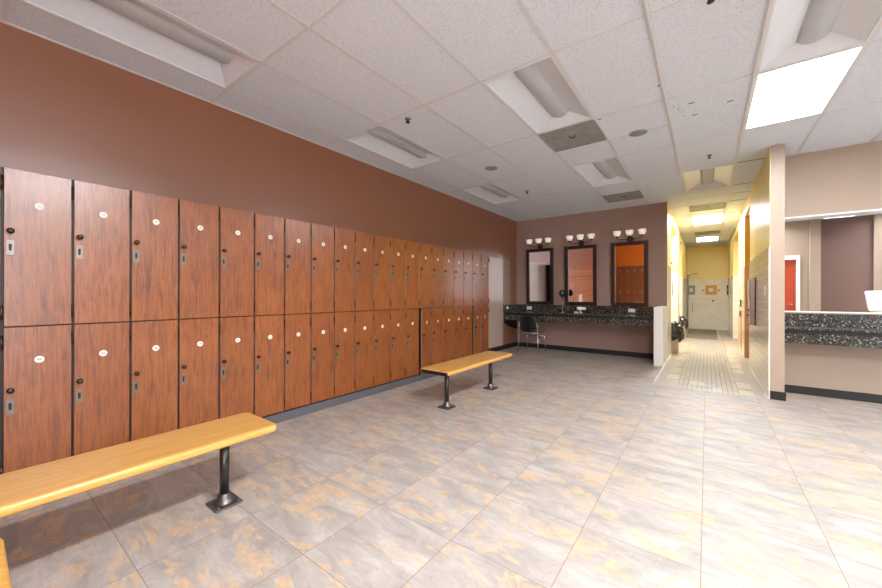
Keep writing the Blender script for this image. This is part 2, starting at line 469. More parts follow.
# ---------------------------------------------------------------- ceiling
cols = [XW, -3.353, -2.743, -2.134, -1.524, -.914, -.305, .305, .914, 1.524, 2.134, 2.743, 3.353, 3.963, 4.572, 5.182, 5.79, 6.4, 7.01, 7.6]
rows = [-2.3, -1.058, .161, 1.38, 2.60, 3.82, 5.04, 6.26, 7.48, 8.70, 9.92, 11.14, 12.36, 13.58, 14.8, YE]
holes = {}
def hole(c, y0, y1, kind): holes.setdefault(c, []).append((y0, y1, kind))
FX = [(1, .161, 'off'), (1, 2.60, 'off'), (1, 5.04, 'off'), (4, 2.60, 'off'), (4, 5.04, 'off'), (7, 2.60, 'off'), (7, 3.82, 'lit'),
      (7, .161, 'key'), (6, 6.26, 'off'), (6, 9.92, 'cor'), (6, 13.58, 'dim'), (10, 2.6, 'off'), (10, -.449, 'off'),
      (4, 9.31, 'dim'), (4, 12.36, 'dim'), (8, 7.48, 'dim'), (8, 11.14, 'dim'),  # unseen troffers added to brighten the side rooms and corridor
      (12, .161, 'far'), (12, 2.60, 'far'), (15, 1.38, 'far'), (15, 3.82, 'far')]  # fill light: unseen troffers added in the east half
VT = [(4, 3.82), (4, 6.87), (6, 8.70), (6, 12.4)]
for c, y, k in FX: hole(c, y, y+1.219, k)
for c, y in VT: hole(c, y, y+.61, 'vent')
bm = B(); T = .012
def panel(x0, x1, y0, y1): box(bm, x0, x1, y0, y1, ZC, ZC+.02, 0)
extra = {4: [4.43, 7.48], 5: [4.43], 6: [7.48, 8.09, 9.31]}
tees = []
for ci in range(len(cols)-1):
    x0, x1 = cols[ci], cols[ci+1]
    ys = sorted(set(rows + extra.get(ci, []) + [v for h in holes.get(ci, []) for v in h[:2]]))
    ys = [y for y in ys if not any(h[0]+.02 < y < h[1]-.02 for h in holes.get(ci, []))]
    # merge nearly equal
    q = [ys[0]]
    for y in ys[1:]:
        if y - q[-1] > .02: q.append(y)
    ys = q
    for a, b in zip(ys, ys[1:]):
        if any(abs(h[0]-a) < .03 and abs(h[1]-b) < .03 for h in holes.get(ci, [])): continue
        if ci in (1,2,3) and a >= YB: continue
        panel(x0, x1, a, b)
    for y in ys[1:-1]: tees.append((x0, x1, y-T, y+T))
# stained marks / small punched holes in one tile
rnd = random.Random(2)
def speck(x, y, r=.006, l=.0):
    box(bm, x-r-l, x+r+l, y-r, y+r, ZC-.0012, ZC+.001, 1)
for x, y, l in ((-.12,4.05,.014),(.17,4.22,.016),(-.1,4.33,.012),(-.88,3.87,.006),(-.33,3.55,.004)): speck(x, y, .008, l)
for i in range(14): speck(rnd.uniform(-.26,-.18), rnd.uniform(4.0,4.3), .004)
for i in range(10): speck(rnd.uniform(.08,.25), rnd.uniform(4.0,4.5), .003)
for y in (5.04, 6.26, 7.48, 8.09, 8.7, 9.92, 11.14): box(bm, .33, .60, y-.03, y-.012, ZC-.001, ZC+.001, 1)  # dark strips drawn in as shadow along sagging tile edges
struct('ceiling', bm, ['acoustic', 'gapshadow'])
bm = B()
for x0, x1, y0, y1 in tees: box(bm, x0, x1, y0, y1, ZC-.004, ZC-.0005)
for x in cols[1:-1]:
    y1 = YE if x > XL and x < XR else (YB if x < XL else 6.3)
    w = .018 if abs(x) < .31 else T
    box(bm, x-w, x+w, -2.3, y1, ZC-.006, ZC-.0045)
    if abs(x) < .31: box(bm, x-.006, x+.006, -2.3, y1, ZC-.012, ZC-.006)
box(bm, XW, XW+.02, -2.3, YB, ZC-.006, ZC-.0005); box(bm, XW, XL, YB-.02, YB, ZC-.006, ZC-.0005)
box(bm, XR+.14, 7.6, YR-.02, YR, ZC-.006, ZC-.0005)
struct('trim_2', bm, 'tee')

NAMES = {(1,.161): 'unlit recessed troffer close to the camera above the first lockers',
 (1,2.60): 'unlit recessed troffer above the middle of the locker row, by the brown wall',
 (1,5.04): 'unlit recessed troffer above the far end of the locker row',
 (4,2.60): 'large unlit recessed troffer right before the dusty square vent',
 (4,5.04): 'unlit recessed troffer between the two dusty square vents',
 (7,2.60): 'unlit recessed troffer touching the brightly lit one at top right',
 (7,3.82): 'brightly lit recessed troffer before the partition end',
 (7,.161): 'lit recessed troffer behind the camera',
 (6,6.26): 'unlit troffer with rounded basket over the corridor mouth',
 (6,9.92): 'lit recessed troffer deep inside the yellow corridor',
 (6,13.58): 'farthest troffer near the yellow end wall',
 (4,9.31): 'added unseen fill troffer inside the first left shower stall', (4,12.36): 'added unseen fill troffer inside the second left stall',
 (8,7.48): 'added unseen fill troffer inside the first room right of the corridor', (8,11.14): 'added unseen fill troffer inside the second room right of the corridor',
 (12,.161): 'added unseen fill troffer east of the dressing wall', (12,2.6): 'added unseen fill troffer in the middle of the east half of the room',
 (15,1.38): 'added unseen fill troffer along the east wall, southern one', (15,3.82): 'added unseen fill troffer along the east wall, northern one',
 (10,2.6): 'unlit recessed troffer over the right vanity area', (10,-.449): 'unlit troffer behind the dressing wall'}
def troffer(c, y0, kind):
    x0, x1 = cols[c], cols[c+1]; y1 = y0+1.219; cx = (x0+x1)/2
    t = thing('ceiling_light', NAMES[(c, y0)], 'ceiling light', (cx, (y0+y1)/2, ZC), 0, 'recessed ceiling troffers')
    W, L = .295, .600; lit = kind != 'off'
    bm = B()   # rim
    for a in ((-W, -W+.018, -L, L), (W-.018, W, -L, L), (-W+.018, W-.018, -L, -L+.02), (-W+.018, W-.018, L-.02, L)):
        box(bm, a[0], a[1], a[2], a[3], -.005, .012)
    obj('rim', bm, 'fixwhite', t)
    # pan: sloping wings rising to the middle, slanted end plates
    w0, w1, l0, l1 = W-.018, .085, L-.02, L-.14; zt = .085
    b = B()
    V = lambda x, y, z: b.verts.new((x, y, z))
    o4 = [V(-w0,-l0,0), V(w0,-l0,0), V(w0,l0,0), V(-w0,l0,0)]; i4 = [V(-w1,-l1,zt), V(w1,-l1,zt), V(w1,l1,zt), V(-w1,l1,zt)]
    for i in range(4): b.faces.new((o4[i], o4[(i+1)%4], i4[(i+1)%4], i4[i]))
    b.faces.new(i4)
    # closed housing above
    h4 = [V(-w0-.01,-l0-.01,.11), V(w0+.01,-l0-.01,.11), V(w0+.01,l0+.01,.11), V(-w0-.01,l0+.01,.11)]
    for i in range(4): b.faces.new((h4[i], h4[(i+1)%4], o4[(i+1)%4], o4[i]))
    b.faces.new(h4)
    obj('reflector', b, kind+'wing' if lit else 'fixwhite', t)
    # rounded basket
    b = B(); n = 12; prof = [(.085*math.cos(PI*k/n), -.042*math.sin(PI*k/n)) for k in range(n+1)]
    ys = [-.52,-.50,-.46,.46,.50,.52]; sc = [.35,.75,1,1,.75,.35]; rg = []
    for y, s in zip(ys, sc): rg.append([b.verts.new((x*s, y, .088+z*s)) for x, z in prof])
    for p, q in zip(rg, rg[1:]):
        for k in range(n): f = b.faces.new((p[k], p[k+1], q[k+1], q[k])); f.smooth = True
    b.faces.new(rg[0]); b.faces.new(rg[-1][::-1])
    obj('basket', b, kind+'center' if lit else 'fixgrey', t)
for f in FX: troffer(*f)
VN = {(4,3.82): 'dusty grey square air vent right behind the large troffer', (4,6.87): 'smaller-looking dusty vent nearest the vanity wall',
      (6,8.70): 'grey air vent in the corridor ceiling before the lit troffer', (6,12.4): 'farthest dark air vent in the corridor ceiling'}
for c, y in VT:
    t = thing('air_vent', VN[(c, y)], 'air vent', ((cols[c]+cols[c+1])/2, y+.305, ZC), 0, 'square ceiling vents')
    b = B(); h = .297
    for a in ((-h,-h+.015,-h,h),(h-.015,h,-h,h),(-h+.015,h-.015,-h,-h+.015),(-h+.015,h-.015,h-.015,h)): box(b, *a, -.006, .01)
    obj('vent_frame', b, 'vent', t)
    b = B(); box(b, -h+.015, h-.015, -h+.015, h-.015, .002, .01)
    for k in (-.02, .02):
        bb = B(); box(bb, -.007, .007, -.04, .04, -.002, .003); merge(b, bb, Matrix.Translation((k, 0, 0)) @ Matrix.Rotation(.3*(1 if k > 0 else -1), 4, 'Z'))
    for i, f in enumerate(b.faces): f.material_index = 0 if i < 6 else 1
    obj('grille', b, ['vent', 'gapshadow'], t)
# sprinklers, ceiling speakers
for x, y, lb in ((-2.435,2.70,'black sprinkler head beside the middle locker-side troffer'), (-2.48,5.80,'small sprinkler head nearest the back left corner'),
              (.02,5.69,'sprinkler head just before the corridor troffer'), (.015,2.66,'sprinkler head at the very top edge of the view')):
    t = thing('sprinkler', lb, 'sprinkler', (x, y, ZC), 0, 'ceiling sprinklers')
    b = B(); lathe(b, [(.03,0),(.03,-.005),(.018,-.008),(.012,-.02)], 18); obj('escutcheon', b, 'steel', t)
    b = B(); tube(b, [(0,0,-.018),(0,0,-.03)], .008); tube(b, [(-.012,0,-.018),(-.014,0,-.032),(0,0,-.038)], .003, 6); tube(b, [(.012,0,-.018),(.014,0,-.032),(0,0,-.038)], .003, 6)
    lathe(b, [(.002,-.038),(.02,-.039),(.02,-.042),(.002,-.043)], 16); obj('deflector', b, 'bronze', t)
for x, y, lb in ((-2.44,4.45,'round grey ceiling speaker on the locker side'), (-.61,4.44,'round grey ceiling speaker beside the square vent')):
    t = thing('ceiling_speaker', lb, 'speaker', (x, y, ZC), 0, 'round ceiling speakers')
    b = B(); lathe(b, [(.095,0),(.095,-.006),(.086,-.009),(.086,-.004)], 32); obj('speaker_ring', b, 'fixgrey', t)
    b = B(); lathe(b, [(.086,-.003),(.084,-.006),(.04,-.009),(.003,-.01)], 32); obj('speaker_grille', b, 'vent', t)

# ---------------------------------------------------------------- lockers
P = .2908; Y0 = .1395; DZ = .935; Z0 = .10; DEP = .395
def digits_mesh(txt, size):
    cu = bpy.data.curves.new('t', 'FONT'); cu.body = txt; cu.size = size; cu.align_x = 'CENTER'; cu.align_y = 'CENTER'; cu.extrude = .0004
    o = bpy.data.objects.new('t', cu); C.objects.link(o)
    dg = bpy.context.evaluated_depsgraph_get(); dg.update()
    me = bpy.data.meshes.new_from_object(o.evaluated_get(dg))
    bpy.data.objects.remove(o); bpy.data.curves.remove(cu)
    return me
def number_plate(parent, txt):
    b = B()
    lathe(b, [(.0005,.0002),(.019,.0002),(.021,.001),(.021,.0025),(.019,.0035),(.0005,.0035)], 24, Matrix.Rotation(PI/2, 4, 'Y'))
    me = digits_mesh(txt, .02); b2 = B(); b2.from_mesh(me); bpy.data.meshes.remove(me)
    for f in b2.faces: f.material_index = 1
    # text: local x -> +y of the locker, local y -> z, facing +x
    b2.transform(Matrix.Translation((.0045, 0, 0)) @ Matrix(((0,0,1,0),(1,0,0,0),(0,1,0,0),(0,0,0,1))))
    merge(b, b2)
    return obj('number_plate', b, ['platewhite', 'digits'], parent, (.0, -.138, .735))
def make_locker():
    """origin: bottom left front corner; front faces +x, width along +y; doors hinge on the right"""
    t = thing('locker', 'x', 'locker')
    b = B(); H = DZ+.008
    box(b, -DEP, -.02, 0, .014, 0, H); box(b, -DEP, -.02, P-.014, P-.0005, 0, H)
    box(b, -DEP, -.02, .014, P-.014, 0, .014); box(b, -DEP, -.02, .014, P-.014, H-.014, H); box(b, -DEP, -DEP+.008, .014, P-.014, .014, H-.014)
    obj('body', b, 'carcass', t)
    d = B(); bbox(d, -.018, 0, -.278, 0, .002, DZ+.004, .0015, 1)
    for f in d.faces:
        f.material_index = 1 if abs(f.normal.y) > .8 else 0
    door = obj('door', d, ['locker', 'edgeband'], t, (0, P-.006, 0))
    b = B(); r = Matrix.Rotation(PI/2, 4, 'Y')
    lathe(b, [(.010,.0002),(.010,.004),(.006,.008),(.006,.016),(.013,.020),(.0165,.027),(.0145,.034),(.007,.038),(.001,.0385)], 20, r)
    obj('knob', b, 'bronze', door, (0, -.254, .568))
    b = B(); bbox(b, .0002, .003, -.017, .017, -.046, .046, .001, 1, 0)
    bbox(b, .003, .009, -.006, .006, -.006, .022, .002, 1, 1); lathe(b, [(.006,.003),(.006,.007),(.001,.0075)], 12, Matrix.Translation((0,0,-.012)) @ r, 1)
    obj('lock_plate', b, ['plate', 'black'], door, (0, -.254, .470))
    for z in (.85, .085):
        b = B(); tube(b, [(.004, .004, z-.042), (.004, .004, z+.042)], .0055, 8); box(b, -.012, .001, .0015, .0035, z-.03, z+.03)
        obj('hinge', b, 'bronze', door)
    return t, door
proto, pdoor = make_locker()
ordn = ['', 'first','second','third','fourth','fifth','sixth','seventh','eighth','ninth','tenth','eleventh','twelfth','thirteenth','fourteenth','fifteenth','sixteenth','seventeenth','eighteenth','nineteenth','twentieth']
used = False
def place_locker(x, y, z, rz, label, group, num, ajar=0):
    global used
    if not used: r = proto; used = True
    else: r = copy_tree(proto_src)
    r.location = (x, y, z); r.rotation_euler = (0, 0, rz); r['label'] = label; r['group'] = group
    d = [c for c in r.children if c.name.startswith('door')][0]
    number_plate(d, num); d.rotation_euler = (0, 0, ajar)
    return r
# keep an unplated source to copy from, then place it last
proto_src = proto; used = True
jobs = []
for k in range(-1, 20):
    for tier in (1, 0):
        n = 43 + 2*(k) + (0 if tier else 1) if k >= 0 else (41 if tier else 42)
        aj = 0
        who = 'upper' if tier else 'lower'
        if k == -1: lb = f'{who} wood-grain locker cut off by the left picture edge'
        elif k == 19: lb = f'{who} wood-grain locker at the far end of the row, next to the bare wall'
        else: lb = f'{who} wood-grain locker in the {ordn[k+1]} full column from the left picture edge'
        if k == 13 and not tier: aj = .15; lb = 'lower wood-grain locker with door ajar, behind the near end of the far bench'
        if k == 18 and not tier: aj = .10; lb = 'lower wood-grain locker with door slightly ajar, second from the far end'
        jobs.append((LX, Y0+P*k, Z0+(DZ+.009)*tier, 0, lb, who+' tier lockers along the left wall', str(n), aj))
for k in range(5):
    for tier in (1, 0):
        who = 'upper' if tier else 'lower'
        jobs.append((-1.85-P*k, -1.9, Z0+(DZ+.009)*tier, PI/2, f'{who} wood-grain locker under the orange wall behind the camera, {ordn[k+1]} from its right end', who+' tier lockers under the orange wall', str(11+2*k+(0 if tier else 1)), 0))
# south lockers: x along -y after rotation => location x is the left end seen from the front
for j in jobs[:-1]: place_locker(*j)
def last(j):
    r = proto; r.location = j[:3]; r.rotation_euler = (0,0,j[3]); r['label'] = j[4]; r['group'] = j[5]; number_plate(pdoor, j[6])
last(jobs[-1])
b = B(); box(b, XW+.002, LX-.004, Y0-P*1.0, Y0+P*20, 0, Z0-.014, 0); box(b, XW+.002, LX-.012, Y0-P, Y0+P*20, Z0-.014, Z0-.0005, 1)
tag(obj('locker_plinth', b, ['plinth', 'black']), 'long grey plinth under the locker row along the left wall', 'plinth')
b = B(); box(b, -1.85-P*5, -1.85+P*0+.0, -2.298, -1.905, 0, Z0-.0005)
for v in b.verts: v.co.x += P*0
tag(obj('locker_plinth', b, 'plinth'), 'grey plinth under the lockers by the orange wall', 'plinth')

b = B(); bbox(b, XW+.0005, XW+.006, 5.985, 7.325, .102, 2.05, .002, 1)  # thin sheet whose pale colour stands in for the wall's glossy reflection
tag(obj('wall_sheen', b, 'sheenpale'), 'pale painted-in reflection on the wall between the last locker and the vanity', 'painted reflection')
b = B(); bbox(b, XW+.0005, XW+.004, 7.329, 7.68, 1.0135, 2.06, .0015, 1)  # dimmer edge of that reflection, painted as a second sheet
tag(obj('wall_sheen', b, 'sheengrey'), 'narrow dimmer strip of painted-in reflection above the vanity side splash', 'painted reflection')
# ---------------------------------------------------------------- benches
def bench(x0, x1, y0, y1, posts, label):
    t = thing('bench', label, 'bench', ((x0+x1)/2, (y0+y1)/2, 0), 0, 'yellow wood benches'); hx = (x1-x0)/2; hy = (y1-y0)/2
    b = B(); lay = [(.407,.010),(.410,.004),(.418,.0),(.436,.0),(.443,.003),(.448,.009),(.45,.018)]; rings = []
    for z, ins in lay:
        ring = []; rr = .040
        for cx, cy, a0 in ((hx,hy,0),(-hx,hy,90),(-hx,-hy,180),(hx,-hy,270)):
            for k in range(7):
                a = math.radians(a0+15*k); ccx = cx-math.copysign(rr, cx); ccy = cy-math.copysign(rr, cy)
                ring.append(b.verts.new((ccx+(rr-ins)*math.cos(a), ccy+(rr-ins)*math.sin(a), z)))
        rings.append(ring)
    for p, q in zip(rings, rings[1:]):
        for k in range(28): f = b.faces.new((p[k], p[(k+1)%28], q[(k+1)%28], q[k])); f.smooth = True
    b.faces.new(rings[0][::-1]); b.faces.new(rings[-1])
    obj('seat', b, 'bench', t)
    for s in (-1,):
        b = B(); bbox(b, -hx+.03, hx-.012, -hy-.004, -hy+.01, .403, .440, .002, 1); obj('end_plate', b, 'blackplastic', t)
    for py in posts:
        y = py-(y0+y1)/2
        b = B(); lathe(b, [(.0255,.05),(.0255,.396)], 24, Matrix.Translation((0, y, 0))); p = obj('leg', b, 'steelpost', t)
        b = B(); bbox(b, -hx+.06, hx-.06, y-.03, y+.03, .392, .4065, .002, 1); obj('bracket', b, 'blackplastic', t)
        b = B(); bbox(b, -.075, .075, y-.075, y+.075, 0, .014, .006, 2)
        bmesh.ops.translate(b, verts=[], vec=(0,0,0))
        lathe(b, [(.058,.013),(.05,.022),(.036,.04),(.033,.062),(.028,.068)], 24, Matrix.Translation((0, y, 0)))
        for sx in (-.055, .055):
            for sy in (-.055, .055): lathe(b, [(.010,.013),(.010,.018),(.006,.022),(.001,.0225)], 10, Matrix.Translation((sx, y+sy, 0)))
        obj('foot', b, 'castiron', p)
    return t
bench(-2.49, -2.09, -1.0, 1.157, (-.7, .93), 'long yellow wooden bench in front of the nearest lockers')
bench(-2.487, -2.105, 2.95, 4.465, (3.19, 4.18), 'short yellow wooden bench before the far lockers')
bench(-1.87, -1.48, -1.6, .082, (-1.3, -.2), 'yellow bench corner cut off at the lower left of the view')

# ---------------------------------------------------------------- left vanity
def vanity(x0, x1, yw, yf, label, side_left=False):
    t = thing('vanity_counter', label, 'counter', ((x0+x1)/2, yw, 0), 0); cx = (x0+x1)/2; yy = lambda y: y-yw
    b = B(); bbox(b, x0-cx, x1-cx, yy(yf), -.022, .834, .858, .006, 2); obj('countertop', b, 'granite', t)
    b = B(); bbox(b, x0-cx, x1-cx, yy(yf+.035), yy(yf+.06), .672, .795, .003, 1); box(b, x0-cx+.002, x1-cx-.002, yy(yf+.05), yy(yf+.058), .7955, .8335, 1); obj('apron', b, ['granite', 'black'], t)  # black strip above the apron stands in for the countertop's shadow
    b = B(); bbox(b, x0-cx, x1-cx, -.022, -.001, .858-.03, 1.012, .003, 1); obj('backsplash', b, 'granite', t)
    if side_left:
        b = B(); bbox(b, x0-cx, x0-cx+.02, yy(yf), -.023, .8585, 1.012, .003, 1); obj('side_splash', b, 'granite', t)
        b = B(); prism(b, [(yy(yf+.062),.8255),(yy(yf+.062),.60),(yy(yf+.3),.50),(-.02,.42),(-.02,.8255)], 0, x0-cx, x0-cx+.03); obj('bracket', b, 'blackplastic', t)
    return t
vanity(XW+.002, XL-.142, YB, 7.33, 'long black speckled granite vanity under three framed mirrors', True)
vanity(XR+.133, 3.4, YR, 5.86, 'black speckled granite vanity on the right beside the partition')

def framed_mirror(x0, x1, z0, z1, label, fm):
    t = thing('framed_mirror', label, 'mirror', ((x0+x1)/2, YB-.003, z0), 0, 'framed mirrors over the vanity')
    t.rotation_euler = (math.radians(1.6), 0, 0)
    w = (x1-x0)/2; h = z1-z0; f = .075
    t.location.y -= .004
    b = B()
    for a in ((-w, -w+f, 0, h), (w-f, w, 0, h)): bbox(b, a[0], a[1], -.038, -.002, a[2], a[3], .008, 2)
    for z in (0, h-f): bbox(b, -w+f-.003, w-f+.003, -.036, -.002, z, z+f, .008, 2)
    obj('frame', b, fm, t)
    b = B(); box(b, -w+f, w-f, -.018, -.006, f, h-f); obj('mirror_glass', b, 'mirror', t)
framed_mirror(-3.43, -2.785, 1.018, 2.31, 'dark framed mirror nearest the locker-side corner', 'espresso')
framed_mirror(-2.53, -1.865, 1.018, 2.31, 'dark framed mirror in the middle, reflecting lockers', 'espresso')
framed_mirror(-1.585, -.92, 1.018, 2.31, 'brown framed mirror on the right, reflecting the orange wall', 'walnutframe')

def sconce(cx, label):
    t = thing('wall_sconce', label, 'wall lamp', (cx, YB, 2.36), 0, 'three-shade sconces over the mirrors')
    r = Matrix.Rotation(PI/2, 4, 'X')
    b = B(); lathe(b, [(.062,.0005),(.062,.012),(.05,.024),(.02,.03),(.001,.031)], 28, r); obj('backplate', b, 'bronze', t)
    b = B(); tube(b, [(0,-.02,0),(0,-.08,.0),(0,-.11,.02),(0,-.12,.045)], .009)
    pts = [(-.225,-.12,.05),(-.215,-.12,.02),(-.17,-.105,.0),(-.09,-.07,.0),(0,-.06,.005),(.09,-.07,.0),(.17,-.105,.0),(.215,-.12,.02),(.225,-.12,.05)]
    tube(b, pts, .0075)
    obj('arm', b, 'bronze', t)
    for x in (-.225, 0, .225):
        b = B(); lathe(b, [(.012,.035),(.024,.05),(.028,.062),(.02,.066)], 18, Matrix.Translation((x, -.12, 0))); cup = obj('shade_holder', b, 'bronze', t)
        b = B(); lathe(b, [(.02,.062),(.045,.07),(.060,.095),(.068,.13),(.072,.165),(.068,.165),(.062,.13),(.054,.098),(.04,.078),(.002,.072)], 28, Matrix.Translation((x, -.12, 0)), 0, False)
        obj('lamp_shade', b, 'shade', t)
sconce(-3.11, 'three-shade wall sconce over the mirror nearest the corner')
sconce(-2.185, 'three-shade wall sconce over the middle framed mirror')
sconce(-1.24, 'three-shade wall sconce over the right framed mirror')

# outlets in the backsplash
def outlet(name, x, z, label):
    t = thing(name, label, 'outlet', (x, YB-.0225, z), 0, 'white outlets in the granite backsplash')
    b = B(); bbox(b, -.06, .06, -.006, 0, -.036, .036, .002, 1); obj('cover_plate', b, 'white', t)
    b = B()
    for s in (-.025, .025): bbox(b, s-.017, s+.017, -.008, -.006, -.024, .024, .001, 1)
    obj('socket', b, 'whiteframe', t)
outlet('wall_outlet', -3.37, .93, 'white double outlet in the backsplash below the corner-side mirror')
outlet('wall_outlet', -1.21, .93, 'white double outlet in the backsplash below the right mirror')
t = thing('wall_outlet', 'outlet on the granite side splash at the left end of the vanity', 'outlet', (XW+.0235, 7.50, .945), -PI/2, 'white outlets in the granite backsplash')
t.rotation_euler = (0,0,PI/2)
b = B(); bbox(b, -.05, .05, -.006, 0, -.034, .034, .002, 1); obj('cover_plate', b, 'vent', t)
b = B()
for s in (-.022, .022): bbox(b, s-.015, s+.015, -.008, -.006, -.022, .022, .001, 1)
obj('socket', b, 'whiteframe', t)

# things on the counter
t = thing('vanity_mirror', 'round magnifying mirror on a thin stand on the left vanity', 'mirror', (-2.50, 7.74, .8585))
b = B(); lathe(b, [(.065,0),(.065,.006),(.02,.012),(.006,.02),(.005,.30)], 24); obj('stand', b, 'chrome', t)
b = B(); R_ = Matrix.Translation((0,0,.415)) @ Matrix.Rotation(math.radians(35), 4, 'Z') @ Matrix.Rotation(PI/2, 4, 'X')
lathe(b, [(.001,-.008),(.068,-.008),(.077,-.004),(.080,0),(.077,.006),(.001,.012)], 32, R_); obj('mirror_head', b, 'blackplastic', t)
b = B(); tube(b, [(0,0,.29),(0,0,.325)], .007); obj('neck', b, 'blackplastic', t)
t = thing('hair_dryer', 'white hair dryer resting on the left vanity', 'hair dryer', (-2.13, 7.82, .8585), .3)
b = B(); lathe(b, [(.001,-.09),(.03,-.088),(.036,-.06),(.036,0),(.030,.05),(.026,.09),(.022,.09),(.001,.06)], 20, Matrix.Translation((0,0,.095)) @ Matrix.Rotation(PI/2, 4, 'Y')); obj('barrel', b, 'white', t)
b = B(); tube(b, [(-.03,0,.07),(-.02,0,.04),(-.005,-.0,.006)], [.016,.015,.014]); obj('handle', b, 'white', t)
b = B(); bbox(b, -.05, .03, -.03, .03, 0, .008, .003, 1); obj('rest', b, 'white', t)
b = B(); bbox(b, -.04, .04, -.025, .025, 0, .035, .01, 3); tag(obj('tissue_pack', b, 'white', None, (-2.19, 7.66, .8585)), 'small white packet in front of the hair dryer', 'packet')
b = B(); tube(b, [(-.08,0,.008),(-.03,.02,.012),(.02,-.01,.014),(.07,.01,.008)], .008); tag(obj('power_cord', b, 'blackplastic', None, (-2.37, 7.74, .8585)), 'short black cord lying between the round mirror and hair dryer', 'cord')

# chair under the left vanity
t = thing('chair', 'black plastic chair with chrome legs tucked under the left vanity', 'chair', (-3.07, 7.47, 0), 0)
def shell(b, fn, nu, nv, th):
    A = [[None]*(nv+1) for _ in range(nu+1)]; Bk = [[None]*(nv+1) for _ in range(nu+1)]
    for i in range(nu+1):
        for j in range(nv+1):
            p, n = fn(i/nu, j/nv); A[i][j] = b.verts.new(p); Bk[i][j] = b.verts.new(p + n*th)
    for i in range(nu):
        for j in range(nv):
            for G, rv in ((A, 0), (Bk, 1)):
                q = [G[i][j], G[i+1][j], G[i+1][j+1], G[i][j+1]]; f = b.faces.new(q[::-1] if rv else q); f.smooth = True
    for i in range(nu):
        for j in (0, nv): b.faces.new((A[i][j], A[i+1][j], Bk[i+1][j], Bk[i][j]))
    for j in range(nv):
        for i in (0, nu): b.faces.new((A[i][j], A[i][j+1], Bk[i][j+1], Bk[i][j]))
def seatfn(u, v):
    x = (u-.5)*.44*(1-.12*(1-v)); y = (v-.5)*.40
    z = .45 - .02*math.cos((u-.5)*PI)*1 + .01*abs(v-.5)
    return Vector((x, y, z)), Vector((0, 0, 1))
b = B(); shell(b, seatfn, 12, 10, .012); obj('seat', b, 'blackplastic', t)
def backfn(u, v):
    a = (u-.5)*2; w = .205 - .02*v - .03*max(0, v-.7)/.3
    x = a*w; y = -.215 - .06*v + .045*a*a; z = .50 + .30*v - .03*a*a*v
    return Vector((x, y, z)), Vector((0, -1, 0))
b = B(); shell(b, backfn, 14, 10, .010); obj('backrest', b, 'blackplastic', t)
for sx in (-1, 1):
    b = B(); tube(b, [(sx*.235,-.25,0),(sx*.215,-.225,.25),(sx*.21,-.215,.44),(sx*.205,-.235,.54),(sx*.19,-.262,.66)], .010); obj('leg', b, 'chrome', t)
    b = B(); tube(b, [(sx*.215,.25,0),(sx*.20,.20,.25),(sx*.195,.16,.43)], .010); obj('leg', b, 'chrome', t)
    b = B(); tube(b, [(sx*.212,-.225,.33),(sx*.2,.18,.33)], .007); obj('stretcher', b, 'chrome', t)
b = B(); tube(b, [(-.2,.185,.34),(.2,.185,.34)], .007); tube(b, [(-.205,-.2,.428),(.205,-.2,.428)], .008); obj('seat_frame', b, 'chrome', t)

# ---------------------------------------------------------------- right vanity mirror and stool
t = thing('wall_mirror', 'wide frameless wall mirror above the right vanity', 'mirror', (2.0, YR, 1.03))
b = B(); box(b, XR+.15-2.0, 1.35, -.008, -.001, .012, 1.185); obj('mirror_glass', b, 'mirror', t)
b = B(); box(b, XR+.15-2.0, 1.35, -.014, -.001, 1.185, 1.203); box(b, XR+.15-2.0, 1.35, -.014, -.001, -.004, .012); obj('mirror_trim', b, 'whiteframe', t)
t = thing('bar_stool', 'white shell bar stool seen in the right wall mirror', 'stool', (2.87, 1.45, 0), .3)
def stoolback(u, v):
    a = (u-.5)*1.5*PI*.9; r = .24
    h = 1.335 - .12*max(0, abs(u-.5)*2-.55)**1.5*2
    z = .93 + (h-.93)*v; rr = r*(.8+.2*v)
    d = Vector((math.sin(a), -math.cos(a), 0))
    return Vector((rr*d.x, rr*d.y, z)), d
b = B(); shell(b, stoolback, 28, 8, .018); obj('backrest', b, 'white', t)
b = B(); lathe(b, [(.001,.90),(.17,.90),(.21,.925),(.21,.96),(.18,.975),(.001,.98)], 32); obj('seat', b, 'white', t)
for sx in (-1, 1):
    for sy in (-1, 1):
        b = B(); tube(b, [(sx*.2,sy*.2,0),(sx*.13,sy*.13,.905)], [.012,.017]); obj('leg', b, 'stoolwood', t)
b = B(); s = .178
tube(b, [(-s,-s,.28),(s,-s,.28)], .008); tube(b, [(s,-s,.28),(s,s,.28)], .008); tube(b, [(s,s,.28),(-s,s,.28)], .008); tube(b, [(-s,s,.28),(-s,-s,.28)], .008)
obj('footrest', b, 'chrome', t)

# ---------------------------------------------------------------- corridor things
t = thing('towel_dispenser', 'tall stainless paper towel dispenser on the tiled partition', 'dispenser', (XR-.008, 7.36, .79))
b = B(); bbox(b, -.07, 0, -.16, .16, 0, .70, .006, 2); obj('cabinet', b, 'steel', t)
b = B(); bbox(b, -.074, -.0705, -.15, .15, .40, .685, .002, 1); obj('door', b, 'steel', t)
b = B(); bbox(b, -.078, -.0705, -.05, .05, .20, .24, .002, 1); tube(b, [(-.07,0,.14),(-.09,0,.14)], .012); obj('latch', b, 'black', t)
b = B(); box(b, -.012, 0, -.172, -.161, -.01, .72); box(b, -.012, 0, .161, .172, -.01, .72); obj('mounting_edge', b, 'black', t)
t = thing('switch_plate', 'small pale switch plate on the tiled partition near its end', 'switch plate', (XR-.0085, 6.12, 1.29))
b = B(); bbox(b, -.006, 0, -.035, .035, -.058, .058, .002, 1); obj('cover_plate', b, 'whiteframe', t)
b = B(); bbox(b, -.009, -.006, -.012, .012, -.03, .03, .001, 1); obj('rocker', b, 'steel', t)
t = thing('switch_box', 'dark wall switch beyond the corridor opening on the right', 'switch plate', (XR-.0085, 10.05, 1.07))
